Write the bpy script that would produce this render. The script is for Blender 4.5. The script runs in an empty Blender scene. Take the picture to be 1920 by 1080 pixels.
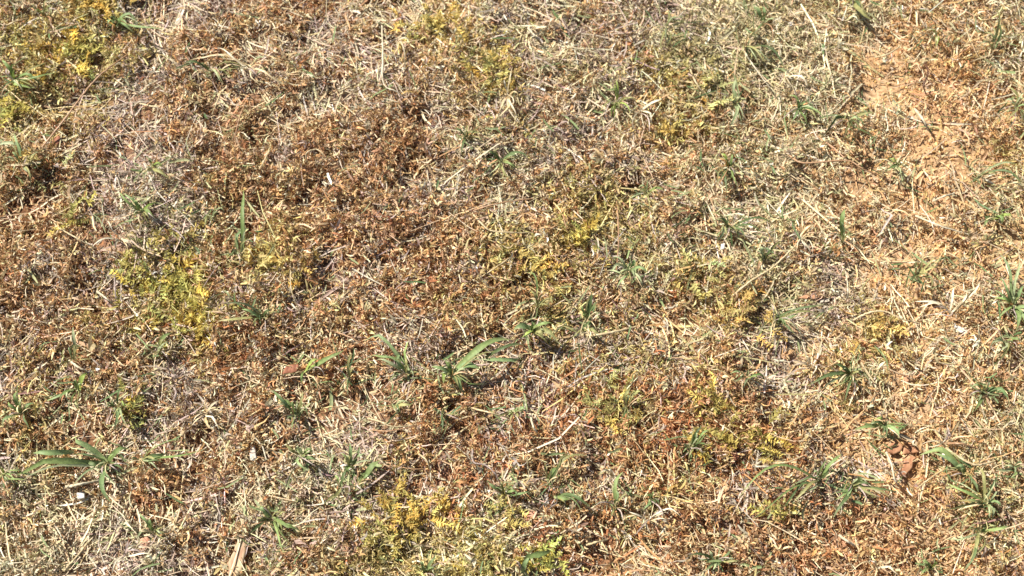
import bpy, math, random
import numpy as np
from mathutils import Vector, Matrix

# ------------------------------------------------------------------ camera, sky, sun, exposure
scene = bpy.context.scene
C = scene.collection
CAM = Vector((0.0, -0.62, 1.32))
AIM = Vector((0.0, 0.0, 0.0))
HFOV = math.radians(38.5)
cam_data = bpy.data.cameras.new('camera')
cam = bpy.data.objects.new('camera', cam_data)
C.objects.link(cam)
cam.location = CAM
cam.rotation_euler = (AIM - CAM).to_track_quat('-Z', 'Y').to_euler()
cam_data.sensor_width = 36
cam_data.lens = 18 / math.tan(HFOV / 2)
cam_data.clip_start = 0.02
cam_data.clip_end = 500
scene.camera = cam
cam_data.dof.use_dof = True
cam_data.dof.focus_distance = 1.37
cam_data.dof.aperture_fstop = 7.0

SUN_FROM = Vector((-0.74, 0.40, 0.98)).normalized()
elev = math.asin(SUN_FROM.z)
azim = math.atan2(SUN_FROM.x, SUN_FROM.y)
world = bpy.data.worlds.new('World')
scene.world = world
world.use_nodes = True
wn = world.node_tree.nodes
bg = wn['Background']
sky = wn.new('ShaderNodeTexSky')
sky.sky_type = 'NISHITA'
sky.sun_disc = False
sky.sun_elevation = elev
sky.sun_rotation = azim
world.node_tree.links.new(sky.outputs[0], bg.inputs[0])
bg.inputs[1].default_value = 0.05
sun_data = bpy.data.lights.new('sun', 'SUN')
sun_data.energy = 4.8
sun_data.angle = math.radians(0.5)
sun_data.color = (1.0, 0.945, 0.86)
sun = bpy.data.objects.new('sun', sun_data)
C.objects.link(sun)
sun.rotation_euler = (-SUN_FROM).to_track_quat('-Z', 'Y').to_euler()
sun.location = SUN_FROM * 20
vs = scene.view_settings
vs.view_transform = 'Standard'
vs.look = 'None'
vs.exposure = 0.96
vs.gamma = 1.0
vs.use_curve_mapping = False
scene.cycles.max_bounces = 6
scene.cycles.diffuse_bounces = 4
scene.cycles.transmission_bounces = 4

rng = np.random.default_rng(11)
random.seed(5)
PI = math.pi


def lin(c, k=1.0):
    c = np.asarray(c, float) / 255.0
    return np.where(c <= 0.04045, c / 12.92, ((c + 0.055) / 1.055) ** 2.4) * k


# ------------------------------------------------------------------ ground shape
_tab = np.random.default_rng(3).random((256, 256))


def vnoise(x, y, s, seed=0):
    x = np.asarray(x, float) / s + 37.3 * (seed + 1); y = np.asarray(y, float) / s + 11.7 * (seed + 1)
    xi = np.floor(x).astype(int); yi = np.floor(y).astype(int)
    fx = x - xi; fy = y - yi
    fx = fx * fx * (3 - 2 * fx); fy = fy * fy * (3 - 2 * fy)
    a = _tab[xi % 256, yi % 256]; b = _tab[(xi + 1) % 256, yi % 256]
    c = _tab[xi % 256, (yi + 1) % 256]; d = _tab[(xi + 1) % 256, (yi + 1) % 256]
    return (a * (1 - fx) + b * fx) * (1 - fy) + (c * (1 - fx) + d * fx) * fy - 0.5


def ground_z(x, y):
    return (0.022 * vnoise(x, y, 0.35, 1) + 0.012 * vnoise(x, y, 0.09, 2) + 0.006 * vnoise(x, y, 0.032, 3)
            + 0.0035 * vnoise(x, y, 0.012, 4))


M = cam.rotation_euler.to_matrix()


def at(px, py, h=0.0):
    """the point of the ground seen at a pixel of the 1920 x 1080 photograph, h above the soil"""
    u = (px - 960) / 960 * math.tan(HFOV / 2)
    v = (540 - py) / 960 * math.tan(HFOV / 2)
    d = M @ Vector((u, v, -1))
    z = 0.0
    for _ in range(4):
        t = (z - CAM.z) / d.z
        p = CAM + d * t
        z = float(ground_z(p.x, p.y)) + h
    return Vector((p.x, p.y, z))


def to_pix(x, y):
    """vectorised: ground point -> photograph pixel, to look up what grows there"""
    P = np.stack([x - CAM.x, y - CAM.y, 0 * x - CAM.z], -1)
    R = np.array(M)
    q = P @ R
    f = 960 / math.tan(HFOV / 2)
    w = -q[:, 2]
    w = np.maximum(w, 0.05)
    return 960 + q[:, 0] / w * f, 540 - q[:, 1] / w * f


# what covers the soil, sampled about every 12 cm: r rust weed, t tan crumbs, s cream straw,
# g greyish straw, y yellow weed, o olive grass, d red-brown weed
ZONES = '''
ysrg yyyr grsg rrsg srrs rrrg ysrs ytss ssgr sgro sogs soso osss ttso ttst sost
yyor yyrg grrg rrrg srrg rrsg rrgs yyts srgs rrsg ttys osso ssot stts tttt ttts
orrs rrgg rrgg rrro rrrg rrrr rrrg gros rssg srrg rrts osrs ssot ttst ttts ttts
rrrr rrgg ggsg rroy rrrr rrrg rrrr rrss rrry rryy gyrr sorr rsos rtts ttts otst
rrrr grrg yyrg yyyr yyrg rrrg drrg rrry rrty royg ysor oryr osgg ttts ttst ttot
rrrg rrrs ryrg rrrg rdrs drrr rrgr rrsr yrgg ygsr drry rryg gsgt tyts ttts tsgt
orgr rrog srrg srgr srrr rrsr rdrs rryr rdgr ydrd ddrr drry rsto tttt ttts tost
rsro rrsr rrrr rsrs rsgs gogr dyrg drgs rgor rosr drys drrr rgog tsgt tttg tsto
ssrs sssr sgsg srrg rogs rgro yyys yyss srdg rryd rrsr drrg drrr rrrt trtt rtst'''.split()
KIND = 'rtsgyod'
W = np.zeros((9, 16, 7))
for i, cell in enumerate(ZONES):
    for ch in cell:
        W[i // 16, i % 16, KIND.index(ch)] += 0.25
for k in (2, 3, 5):                       # the sandy side is mostly tan crumbs
    W[:, 13:, 1] += 0.4 * W[:, 13:, k]
    W[:, 13:, k] *= 0.6


def weights(x, y):
    px, py = to_pix(x, y)
    px = px + 130 * vnoise(x, y, 0.05, 7) + 70 * vnoise(x, y, 0.018, 9)
    py = py + 130 * vnoise(x, y, 0.05, 8) + 70 * vnoise(x, y, 0.018, 10)
    gx = np.clip(px / 120 - 0.5, 0, 14.999); gy = np.clip(py / 120 - 0.5, 0, 7.999)
    ix = gx.astype(int); iy = gy.astype(int); fx = (gx - ix)[:, None]; fy = (gy - iy)[:, None]
    w = ((W[iy, ix] * (1 - fx) + W[iy, ix + 1] * fx) * (1 - fy)
         + (W[iy + 1, ix] * (1 - fx) + W[iy + 1, ix + 1] * fx) * fy)
    # patchiness: sharpen the mix with one noise field per kind
    for k in range(7):
        w[:, k] *= np.exp(2.4 * vnoise(x, y, 0.045, 20 + k) + 2.6 * vnoise(x, y, 0.015, 30 + k))
    return w / w.sum(1, keepdims=True)


def kinds(x, y):
    w = weights(x, y)
    r = rng.random(len(x))[:, None]
    return (np.cumsum(w, 1) < r).sum(1).clip(0, 6)


PAL = {  # sunlit look of each kind as sRGB triples; several tones each
    'r': [(233, 199, 146), (220, 177, 124), (202, 152, 104), (241, 216, 172), (168, 120, 82), (225, 189, 149)],
    't': [(232, 194, 140), (221, 174, 120), (238, 206, 160), (202, 154, 102), (222, 182, 140), (228, 188, 130)],
    's': [(237, 219, 180), (223, 201, 159), (205, 181, 143), (243, 230, 201), (215, 202, 161)],
    'g': [(210, 190, 170), (186, 164, 147), (226, 208, 188), (158, 133, 117), (198, 182, 156)],
    'y': [(222, 206, 142), (210, 188, 118), (230, 214, 160), (194, 178, 110), (218, 182, 116)],
    'o': [(212, 196, 146), (190, 175, 124), (227, 210, 164), (166, 158, 110), (224, 203, 158)],
    'd': [(216, 162, 112), (200, 136, 92), (226, 184, 138), (160, 104, 70), (216, 162, 110)]}
NT = 6
PALA = np.zeros((7, NT, 3))
for i, k in enumerate(KIND):
    for j in range(NT):
        PALA[i, j] = lin(PAL[k][j % len(PAL[k])], 0.80)


def colours(kind, spread=0.16):
    n = len(kind)
    c = PALA[kind, rng.integers(0, NT, n)]
    c2 = PALA[kind, rng.integers(0, NT, n)]
    t = rng.random((n, 1))
    c = c * t + c2 * (1 - t)
    return np.clip(c * np.exp(rng.normal(0, spread, (n, 1))) * np.exp(rng.normal(0, 0.05, (n, 3))), 0.004, 0.86)


# ------------------------------------------------------------------ mesh helpers
def mesh_from(name, V, F, mat, col=None, smooth=True):
    """V (n,3), F (m,k) all faces the same size"""
    me = bpy.data.meshes.new(name)
    V = np.asarray(V, np.float32); F = np.asarray(F, np.int32)
    m, k = F.shape
    me.vertices.add(len(V)); me.vertices.foreach_set('co', V.ravel())
    me.loops.add(m * k); me.loops.foreach_set('vertex_index', F.ravel())
    me.polygons.add(m)
    me.polygons.foreach_set('loop_start', np.arange(0, m * k, k, dtype=np.int32))
    me.polygons.foreach_set('use_smooth', np.full(m, smooth))
    if col is not None:
        a = me.color_attributes.new('tone', 'FLOAT_COLOR', 'POINT')
        a.data.foreach_set('color', np.concatenate([col, np.ones((len(col), 1))], 1).astype(np.float32).ravel())
    me.materials.append(mat)
    me.update(calc_edges=True)
    return me


def obj(name, me, parent=None, label=None, cat=None, group=None, kind=None, loc=None):
    o = bpy.data.objects.new(name, me)
    C.objects.link(o)
    if loc is not None: o.location = loc
    if parent: o.parent = parent
    if label: o['label'] = label
    if cat: o['category'] = cat
    if group: o['group'] = group
    if kind: o['kind'] = kind
    return o


def unit(a):
    return a / np.maximum(np.linalg.norm(a, axis=-1, keepdims=True), 1e-9)


def ribbons(P, Nrm, width, prof, fold=0.0):
    """P (N,S,3) centre lines, Nrm (N,3) or (N,S,3) rough up vectors, width (N,), prof (S,).
    fold > 0 adds a lowered mid vertex (V section). Returns verts, quads, verts-per-ribbon."""
    N, S, _ = P.shape
    T = np.empty_like(P)
    T[:, 1:-1] = P[:, 2:] - P[:, :-2]; T[:, 0] = P[:, 1] - P[:, 0]; T[:, -1] = P[:, -1] - P[:, -2]
    T = unit(T)
    if Nrm.ndim == 2: Nrm = np.repeat(Nrm[:, None], S, 1)
    side = unit(np.cross(T, Nrm)); up = np.cross(side, T)
    hw = (0.5 * width[:, None] * prof[None])[..., None]
    if fold > 0:
        V = np.stack([P - side * hw, P - up * hw * fold, P + side * hw], 2); K = 3
    else:
        V = np.stack([P - side * hw, P + side * hw], 2); K = 2
    V = V.reshape(-1, 3)
    q = []
    for s in range(S - 1):
        for k in range(K - 1):
            q.append([s * K + k, s * K + k + 1, (s + 1) * K + k + 1, (s + 1) * K + k])
    q = np.array(q)
    F = (np.arange(N)[:, None, None] * (S * K) + q[None]).reshape(-1, 4)
    return V, F, S * K


# ------------------------------------------------------------------ materials
def litter_mat(name, trans=0.2, rough=0.62, spec=0.25, instancer=False, tint=None, bump=0.0):
    m = bpy.data.materials.new(name); m.use_nodes = True
    nt = m.node_tree; n = nt.nodes; L = nt.links
    pb = n['Principled BSDF']; out = n['Material Output']
    a = n.new('ShaderNodeAttribute'); a.attribute_name = 'tone'
    tc = n.new('ShaderNodeTexCoord')
    nz = n.new('ShaderNodeTexNoise'); nz.inputs['Scale'].default_value = 420; nz.inputs['Detail'].default_value = 2
    L.new(tc.outputs['Object'], nz.inputs['Vector'])
    mr = n.new('ShaderNodeMapRange'); mr.inputs['From Min'].default_value = 0.3; mr.inputs['From Max'].default_value = 0.7
    mr.inputs['To Min'].default_value = 0.72; mr.inputs['To Max'].default_value = 1.15
    L.new(nz.outputs['Fac'], mr.inputs['Value'])
    mx = n.new('ShaderNodeVectorMath'); mx.operation = 'SCALE'
    L.new(a.outputs['Color'], mx.inputs[0]); L.new(mr.outputs[0], mx.inputs['Scale'])
    src = mx.outputs[0]
    if tint:
        oi = n.new('ShaderNodeObjectInfo')
        m2 = n.new('ShaderNodeVectorMath'); m2.operation = 'MULTIPLY'
        L.new(src, m2.inputs[0]); L.new(oi.outputs['Color'], m2.inputs[1]); src = m2.outputs[0]
    L.new(src, pb.inputs['Base Color'])
    pb.inputs['Roughness'].default_value = rough
    pb.inputs['Specular IOR Level'].default_value = spec
    if trans > 0:
        tr = n.new('ShaderNodeBsdfTranslucent'); L.new(src, tr.inputs['Color'])
        ms = n.new('ShaderNodeMixShader'); ms.inputs[0].default_value = trans
        L.new(pb.outputs[0], ms.inputs[1]); L.new(tr.outputs[0], ms.inputs[2]); L.new(ms.outputs[0], out.inputs['Surface'])
    return m


MAT_LEAF = litter_mat('dry_leaflet', 0.22, 0.65, 0.2)
MAT_STRAW = litter_mat('dry_straw', 0.12, 0.45, 0.4)
MAT_CHIP = litter_mat('soil_crumb', 0.0, 0.85, 0.1)
MAT_GREEN = litter_mat('green_blade', 0.25, 0.55, 0.3)
MAT_WEED = litter_mat('weed_frond', 0.3, 0.6, 0.25, tint=True)


def soil_mat():
    m = bpy.data.materials.new('dry_soil'); m.use_nodes = True
    nt = m.node_tree; n = nt.nodes; L = nt.links; pb = n['Principled BSDF']
    tc = n.new('ShaderNodeTexCoord')
    n2 = n.new('ShaderNodeTexNoise'); n2.inputs['Scale'].default_value = 260; n2.inputs['Detail'].default_value = 5
    L.new(tc.outputs['Object'], n2.inputs['Vector'])
    r1 = n.new('ShaderNodeAttribute'); r1.attribute_name = 'tone'
    r2 = n.new('ShaderNodeValToRGB'); e = r2.color_ramp.elements
    e[0].position = 0.33; e[0].color = (0.50, 0.44, 0.38, 1); e[1].position = 0.66; e[1].color = (1.2, 1.18, 1.15, 1)
    L.new(n2.outputs['Fac'], r2.inputs[0])
    mx = n.new('ShaderNodeVectorMath'); mx.operation = 'MULTIPLY'
    L.new(r1.outputs[0], mx.inputs[0]); L.new(r2.outputs[0], mx.inputs[1]); L.new(mx.outputs[0], pb.inputs['Base Color'])
    pb.inputs['Roughness'].default_value = 0.95; pb.inputs['Specular IOR Level'].default_value = 0.1
    bp = n.new('ShaderNodeBump'); bp.inputs['Strength'].default_value = 0.8; bp.inputs['Distance'].default_value = 0.002
    L.new(n2.outputs['Fac'], bp.inputs['Height']); L.new(bp.outputs[0], pb.inputs['Normal'])
    return m


# ------------------------------------------------------------------ the soil, out to the horizon
def axis(lo, hi, step, far):
    a = list(np.arange(lo, hi + 1e-6, step)); s = step; v = a[-1]; r = []
    while v < far: s *= 1.25; v += s; r.append(v)
    s = step; v = a[0]; l = []
    while v > -far: s *= 1.25; v -= s; l.append(v)
    return np.array(l[::-1] + a + r)


gxs = axis(-0.68, 0.68, 0.005, 200); gys = axis(-0.42, 0.50, 0.005, 200)
GX, GY = np.meshgrid(gxs, gys)
gz = ground_z(GX.ravel(), GY.ravel())
nx, ny = len(gxs), len(gys)
idx = np.arange(nx * ny).reshape(ny, nx)
F = np.stack([idx[:-1, :-1], idx[:-1, 1:], idx[1:, 1:], idx[1:, :-1]], -1).reshape(-1, 4)
SOIL = np.array([lin(c, 0.72) for c in ((144, 106, 78), (212, 176, 134), (206, 178, 148), (192, 166, 150), (176, 146, 92), (170, 148, 110), (170, 112, 84))])  # soil under rust weed is darkened, painting deeper shade into the gaps
soil_tone = weights(GX.ravel(), GY.ravel()) @ SOIL
far = (np.maximum(np.abs(GX), np.abs(GY)).ravel() > 0.9)
soil_tone[far] = lin((196, 158, 118), 0.72)
obj('ground', mesh_from('ground', np.stack([GX.ravel(), GY.ravel(), gz], -1), F, soil_mat(), soil_tone),
    label='dry brown and sandy soil showing between the dead lawn plants', kind='structure')

# ------------------------------------------------------------------ loose litter and dead weed
X0, X1, Y0, Y1 = -0.64, 0.64, -0.36, 0.45


def spots(n, box=None):
    x0, x1, y0, y1 = box or (X0, X1, Y0, Y1)
    x = rng.uniform(x0, x1, n); y = rng.uniform(y0, y1, n)
    if box is None:                      # keep to the wedge the view covers, with a margin
        k = np.abs(x) < 0.49 + 0.165 * (y - Y0) / 0.9
        x, y = x[k], y[k]
    return x, y


def mat_height(x, y):
    """thickness of the springy layer of dead plants: hummocks with gaps between them"""
    h = 0.5 + 1.2 * vnoise(x, y, 0.06, 50) + 1.1 * vnoise(x, y, 0.024, 51) + 0.7 * vnoise(x, y, 0.011, 52)
    return np.clip(h, 0.0, 1.0)


BARE = [(212, 448, 58), (180, 302, 30), (484, 352, 26), (216, 560, 30), (728, 212, 22), (110, 200, 26), (42, 530, 24), (176, 590, 20),
        (664, 600, 22), (1236, 520, 20), (1520, 700, 30), (1640, 500, 34), (900, 890, 30), (244, 1040, 30), (480, 948, 24), (500, 925, 16),
        (1440, 740, 20), (1660, 950, 30), (1790, 300, 34), (1700, 160, 36), (1660, 720, 34), (1880, 460, 26), (1610, 640, 22), (700, 400, 20),
        (1760, 700, 40), (1640, 190, 60), (1740, 260, 50), (1850, 520, 30), (1700, 520, 44), (1620, 330, 40), (1880, 300, 40), (1720, 780, 36), (1640, 120, 40), (1560, 850, 20), (1740, 880, 30), (360, 520, 12), (400, 560, 12), (1100, 860, 16), (880, 560, 14), (1360, 700, 14)]


def cover(x, y):
    """how much lies on the soil: less where the photograph shows it bare or hollow"""
    px, py = to_pix(x, y)
    px = px + 60 * vnoise(x, y, 0.02, 70); py = py + 60 * vnoise(x, y, 0.02, 71)
    c = np.ones(len(x))
    for bx, by, r in BARE:
        c *= 1 - 0.86 * np.exp(-(((px - bx) ** 2 + (py - by) ** 2) / (0.8 * r * r)) ** 1.5)
    return c


def sprigs(x, y, kind, K, size, hmax, zoff=None):
    """little curled feathery sprigs: K leaflets springing from each point"""
    n = len(x)
    z = ground_z(x, y) + rng.random(n) * mat_height(x, y) * hmax + 0.001
    ax = rng.uniform(0, 2 * PI, n)
    lean = unit(np.stack([rng.normal(0, 0.6, n), rng.normal(0, 0.6, n), np.abs(rng.normal(0.7, 0.4, n)) + 0.1], -1))
    base = np.stack([x, y, z], -1)
    cs = colours(kind, 0.14)
    sz = size * np.exp(rng.normal(0, 0.25, n))
    along = rng.random((n, K)) * 1.2
    B = base[:, None] + lean[:, None] * (along * sz[:, None])[..., None]
    d = unit(rng.normal(0, 1, (n, K, 3)) + lean[:, None] * 0.5)
    d[..., 2] = np.abs(d[..., 2]) * 0.75 + 0.02; d = unit(d)
    L = sz[:, None] * rng.uniform(0.7, 1.6, (n, K))
    nn = rng.normal(0, 1, (n, K, 3)); nn = unit(nn - d * (nn * d).sum(-1, keepdims=True))
    kk = rng.uniform(0.3, 3.0, (n, K))[..., None]
    P = np.stack([B + L[..., None] * (d * np.sin(kk * t) + nn * (1 - np.cos(kk * t))) / kk for t in (0.0, 0.36, 0.7, 1.0)], 2).reshape(-1, 4, 3)
    Nn = unit(nn.reshape(-1, 3) + 0.5 * rng.normal(0, 1, (n * K, 3)))
    wd = (sz[:, None] * rng.uniform(0.13, 0.31, (n, K))).ravel()
    V, F, k = ribbons(P, Nn, wd, np.array([0.6, 1.0, 0.9, 0.25]))
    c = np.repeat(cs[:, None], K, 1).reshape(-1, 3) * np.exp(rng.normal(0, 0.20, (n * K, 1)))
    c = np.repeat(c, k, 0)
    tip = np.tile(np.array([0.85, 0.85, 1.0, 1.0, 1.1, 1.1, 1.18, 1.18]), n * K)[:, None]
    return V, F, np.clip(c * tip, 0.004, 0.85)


def straws(x, y, kind, lmin, lmax, w, hmax, flat=0.16, curve=0.25, fold=0.5):
    n = len(x)
    L = lmin * (lmax / lmin) ** rng.random(n)
    z = ground_z(x, y) + 0.001 + rng.random(n) * (0.35 + 0.65 * mat_height(x, y)) * hmax
    a = np.where(rng.random(n) < 0.5, rng.uniform(0, 2 * PI, n), 9.0 * vnoise(x, y, 0.04, 61) + rng.normal(0, 0.45, n))
    d = np.stack([np.cos(a), np.sin(a), rng.normal(0, flat, n)], -1); d = unit(d)
    s = np.stack([-np.sin(a), np.cos(a), rng.normal(0, 0.3, n)], -1)
    t = np.array([-0.5, -0.18, 0.18, 0.5])
    bend = rng.normal(0, curve, n)
    kink = rng.normal(0, curve * 0.35, (n, 4))
    mid = np.stack([x, y, z], -1)
    P = mid[:, None] + d[:, None] * (t[None] * L[:, None])[..., None] + \
        s[:, None] * ((0.25 - t[None] ** 2) * bend[:, None] * L[:, None] + kink * L[:, None] * 0.3)[..., None]
    gz = ground_z(P[..., 0].ravel(), P[..., 1].ravel()).reshape(n, 4) + 0.0012
    P[..., 2] = np.maximum(P[..., 2], gz)
    Nn = unit(rng.normal(0, 0.5, (n, 3)) + np.array([0, 0, 1]))
    wd = w * np.exp(rng.normal(0, 0.35, n))
    V, F, k = ribbons(P, Nn, wd, np.array([0.8, 1, 0.9, 0.45]), fold=fold)
    c = np.repeat(colours(kind, 0.18), k, 0)
    return V, F, c


_oct = np.array([(1, 0, 0), (0, 1, 0), (-1, 0, 0), (0, -1, 0), (0, 0, 1), (0, 0, -1)], float)
_of = np.array([(0, 1, 4), (1, 2, 4), (2, 3, 4), (3, 0, 4), (1, 0, 5), (2, 1, 5), (3, 2, 5), (0, 3, 5)])


def crumbs(x, y, kind, size, hmax, zbase=0.0):
    n = len(x)
    z = ground_z(x, y) + zbase + rng.random(n) * hmax * mat_height(x, y)
    s = size * np.exp(rng.normal(0, 0.35, n))
    S = np.stack([s * rng.uniform(0.6, 1.7, n), s * rng.uniform(0.4, 1, n), s * rng.uniform(0.3, 0.8, n)], -1)
    o = _oct[None] * S[:, None] * rng.uniform(0.6, 1.25, (n, 6, 1)) + rng.normal(0, 0.15, (n, 6, 3)) * s[:, None, None]
    a = rng.uniform(0, 2 * PI, n); ca, sa = np.cos(a), np.sin(a)
    b = rng.normal(0, 0.5, n); cb, sb = np.cos(b), np.sin(b)
    X = o[..., 0] * cb[:, None] + o[..., 2] * sb[:, None]; Z = -o[..., 0] * sb[:, None] + o[..., 2] * cb[:, None]; Y = o[..., 1]
    V = np.stack([X * ca[:, None] - Y * sa[:, None], X * sa[:, None] + Y * ca[:, None], Z], -1)
    V += np.stack([x, y, z], -1)[:, None]
    F = (np.arange(n)[:, None, None] * 6 + _of[None]).reshape(-1, 3)
    return V.reshape(-1, 3), F, np.repeat(colours(kind, 0.2), 6, 0)


def join(parts):
    V, F, Cc, o = [], [], [], 0
    for v, f, c in parts:
        V.append(v); F.append(f + o); Cc.append(c); o += len(v)
    return np.concatenate(V), np.concatenate(F), np.concatenate(Cc)


kr, kt, ks, kg, ky, ko, kd = range(7)


def build_field(nsprig, nstraw, ncrumb, box=None):
    # feathery dead weed, everywhere but thickest in the rust, red and yellow ground
    x, y = spots(nsprig, box); k = kinds(x, y)
    keep = rng.random(len(x)) < np.array([1.0, 0.24, 0.5, 0.5, 1.0, 0.5, 1.0])[k]
    keep &= (rng.random(len(x)) < 0.06 + 1.15 * mat_height(x, y)) & (rng.random(len(x)) < cover(x, y))
    x, y, k = x[keep], y[keep], k[keep]
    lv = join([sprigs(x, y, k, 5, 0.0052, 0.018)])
    # straw
    x, y = spots(nstraw, box); k = kinds(x, y)
    sw = rng.random(len(x))
    keep = (rng.random(len(x)) < cover(x, y)) & (sw < np.array([0.40, 0.30, 1.0, 1.0, 0.38, 0.9, 0.38])[k])
    x, y, k = x[keep], y[keep], k[keep]
    u = rng.random(len(k)); k = np.where((k == kr) & (u < 0.55), ks, k); k = np.where((k == kd) & (u < 0.5), kg, k)
    k = np.where((k == kt) & (u < 0.20), ks, k)
    u = rng.random(len(x)); m = (u < 0.74); q = u > 0.88
    st = [straws(x[m], y[m], k[m], 0.005, 0.018, 0.00105, 0.018, 0.24, 0.36, 0),
          straws(x[~m & ~q], y[~m & ~q], k[~m & ~q], 0.016, 0.036, 0.00115, 0.019, 0.10, 0.22),
          straws(x[q], y[q], k[q], 0.018, 0.046, 0.00095, 0.021, 0.05, 0.12)]
    if box is None:                      # long matted runners
        w_ = rng.random(len(x)) < 0.018
        st.append(straws(x[w_], y[w_], np.where(k[w_] == kr, ks, k[w_]), 0.04, 0.10, 0.00125, 0.018, 0.03, 0.22))
    st = join(st)
    x, y = spots(ncrumb, box); k = kinds(x, y)
    keep = rng.random(len(x)) < np.array([0.3, 1.6, 0.4, 0.6, 0.25, 0.4, 0.4])[k] / 1.6 * 1.6
    x, y, k = x[keep], y[keep], k[keep]
    cr = join([crumbs(x, y, k, 0.0016, 0.005)])
    return lv, st, cr


lv, st, cr = build_field(153000, 96000, 78000)
obj('dead_weed', mesh_from('dead_weed', *lv[:2], MAT_LEAF, lv[2]), kind='stuff',
    label='crumbly rust and tan dead feathery weed covering the lawn')
obj('dry_straw_litter', mesh_from('dry_straw_litter', *st[:2], MAT_STRAW, st[2]), kind='stuff',
    label='short cream and grey dead grass clippings strewn over the lawn')
obj('soil_crumbs', mesh_from('soil_crumbs', *cr[:2], MAT_CHIP, cr[2], smooth=False), kind='stuff',
    label='small tan crumbs of soil and plant debris on the ground')

# the lawn goes on beyond the picture: clumps of the same litter laid over the soil around it
def outer_lawn():
    coll = bpy.data.collections.new('lawn_clumps')
    for i in range(6):
        cx, cy = [(-0.35, 0.1), (0.0, 0.1), (0.4, 0.1), (-0.3, -0.2), (0.2, 0.3), (0.5, -0.1)][i]
        box = (cx - 0.07, cx + 0.07, cy - 0.07, cy + 0.07)
        for nm, pr, mt in zip(('clump_weed', 'clump_straw'), build_field(900, 700, 10, box)[:2], (MAT_LEAF, MAT_STRAW)):
            V = pr[0].copy(); V[:, 0] -= cx; V[:, 1] -= cy
            V[:, 2] -= ground_z(V[:, 0] + cx, V[:, 1] + cy) * 1.0
            if nm == 'clump_weed':
                A = (V, pr[1], pr[2])
            else:
                Vj, Fj, Cj = join([A, (V, pr[1], pr[2])])
                o = bpy.data.objects.new('lawn_clump', mesh_from('lawn_clump', Vj, Fj, MAT_LEAF, Cj))
                coll.objects.link(o)
    r = np.random.default_rng(8)
    pts = []
    for (R, step) in ((2.2, 0.085), (6.0, 0.22)):
        a = np.arange(-R, R, step)
        X, Y = np.meshgrid(a, a); X = X.ravel() + r.uniform(-.4, .4, X.size) * step; Y = Y.ravel() + r.uniform(-.4, .4, Y.size) * step
        inside = (np.abs(X) < 0.45 + 0.165 * (Y - Y0) / 0.9) & (Y > Y0 - 0.0) & (Y < Y1 + 0.0)
        if step > 0.1: inside |= np.maximum(np.abs(X), np.abs(Y)) < 2.2
        pts.append(np.stack([X, Y, ground_z(X, Y)], -1)[~inside])
    P = np.concatenate(pts)
    me = bpy.data.meshes.new('outer_lawn'); me.vertices.add(len(P)); me.vertices.foreach_set('co', P.astype(np.float32).ravel()); me.update()
    o = obj('outer_lawn', me, kind='stuff', label='the same dead lawn cover carrying on around the pictured ground')
    ng = bpy.data.node_groups.new('lawn_scatter', 'GeometryNodeTree')
    ng.interface.new_socket('Geometry', in_out='INPUT', socket_type='NodeSocketGeometry')
    ng.interface.new_socket('Geometry', in_out='OUTPUT', socket_type='NodeSocketGeometry')
    N = ng.nodes; L = ng.links
    gi = N.new('NodeGroupInput'); go = N.new('NodeGroupOutput')
    ip = N.new('GeometryNodeInstanceOnPoints'); ci = N.new('GeometryNodeCollectionInfo')
    ci.inputs['Collection'].default_value = coll; ci.inputs['Separate Children'].default_value = True; ci.inputs['Reset Children'].default_value = True
    ip.inputs['Pick Instance'].default_value = True
    rv = N.new('FunctionNodeRandomValue'); rv.data_type = 'FLOAT_VECTOR'
    rv.inputs[0].default_value = (0, 0, 0); rv.inputs[1].default_value = (0, 0, 6.283)
    ri = N.new('FunctionNodeRandomValue'); ri.data_type = 'INT'; ri.inputs[4].default_value = 0; ri.inputs[5].default_value = 5
    L.new(gi.outputs[0], ip.inputs['Points']); L.new(ci.outputs[0], ip.inputs['Instance'])
    L.new(rv.outputs[0], ip.inputs['Rotation']); L.new(ri.outputs[2], ip.inputs['Instance Index'])
    L.new(ip.outputs[0], go.inputs[0])
    md = o.modifiers.new('scatter', 'NODES'); md.node_group = ng


outer_lawn()

# ------------------------------------------------------------------ green grass tufts
HUES = {'g': [(150, 168, 104), (126, 148, 86)], 'b': [(156, 176, 120), (132, 156, 102)], 'o': [(168, 164, 108), (146, 146, 92)],
        'p': [(188, 196, 150), (164, 176, 128)], 'l': [(168, 186, 98), (146, 168, 84)], 'k': [(116, 132, 84), (94, 112, 68)],
        'c': [(230, 210, 168), (206, 182, 136)], 'w': [(238, 226, 196), (216, 200, 166)], 'n': [(204, 166, 128), (178, 136, 98)],
        'e': [(170, 150, 140), (196, 178, 166)], 'z': [(120, 84, 64), (96, 66, 50)]}
BLADE_PROF = np.array([0.55, 0.8, 0.96, 1.0, 0.98, 0.9, 0.74, 0.48, 0.10])
STRAW_PROF = np.array([0.9, 1.0, 1.0, 1.0, 0.97, 0.95, 0.9, 0.8, 0.55])
PXM = 0.00052      # metres per photograph pixel near the centre


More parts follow.
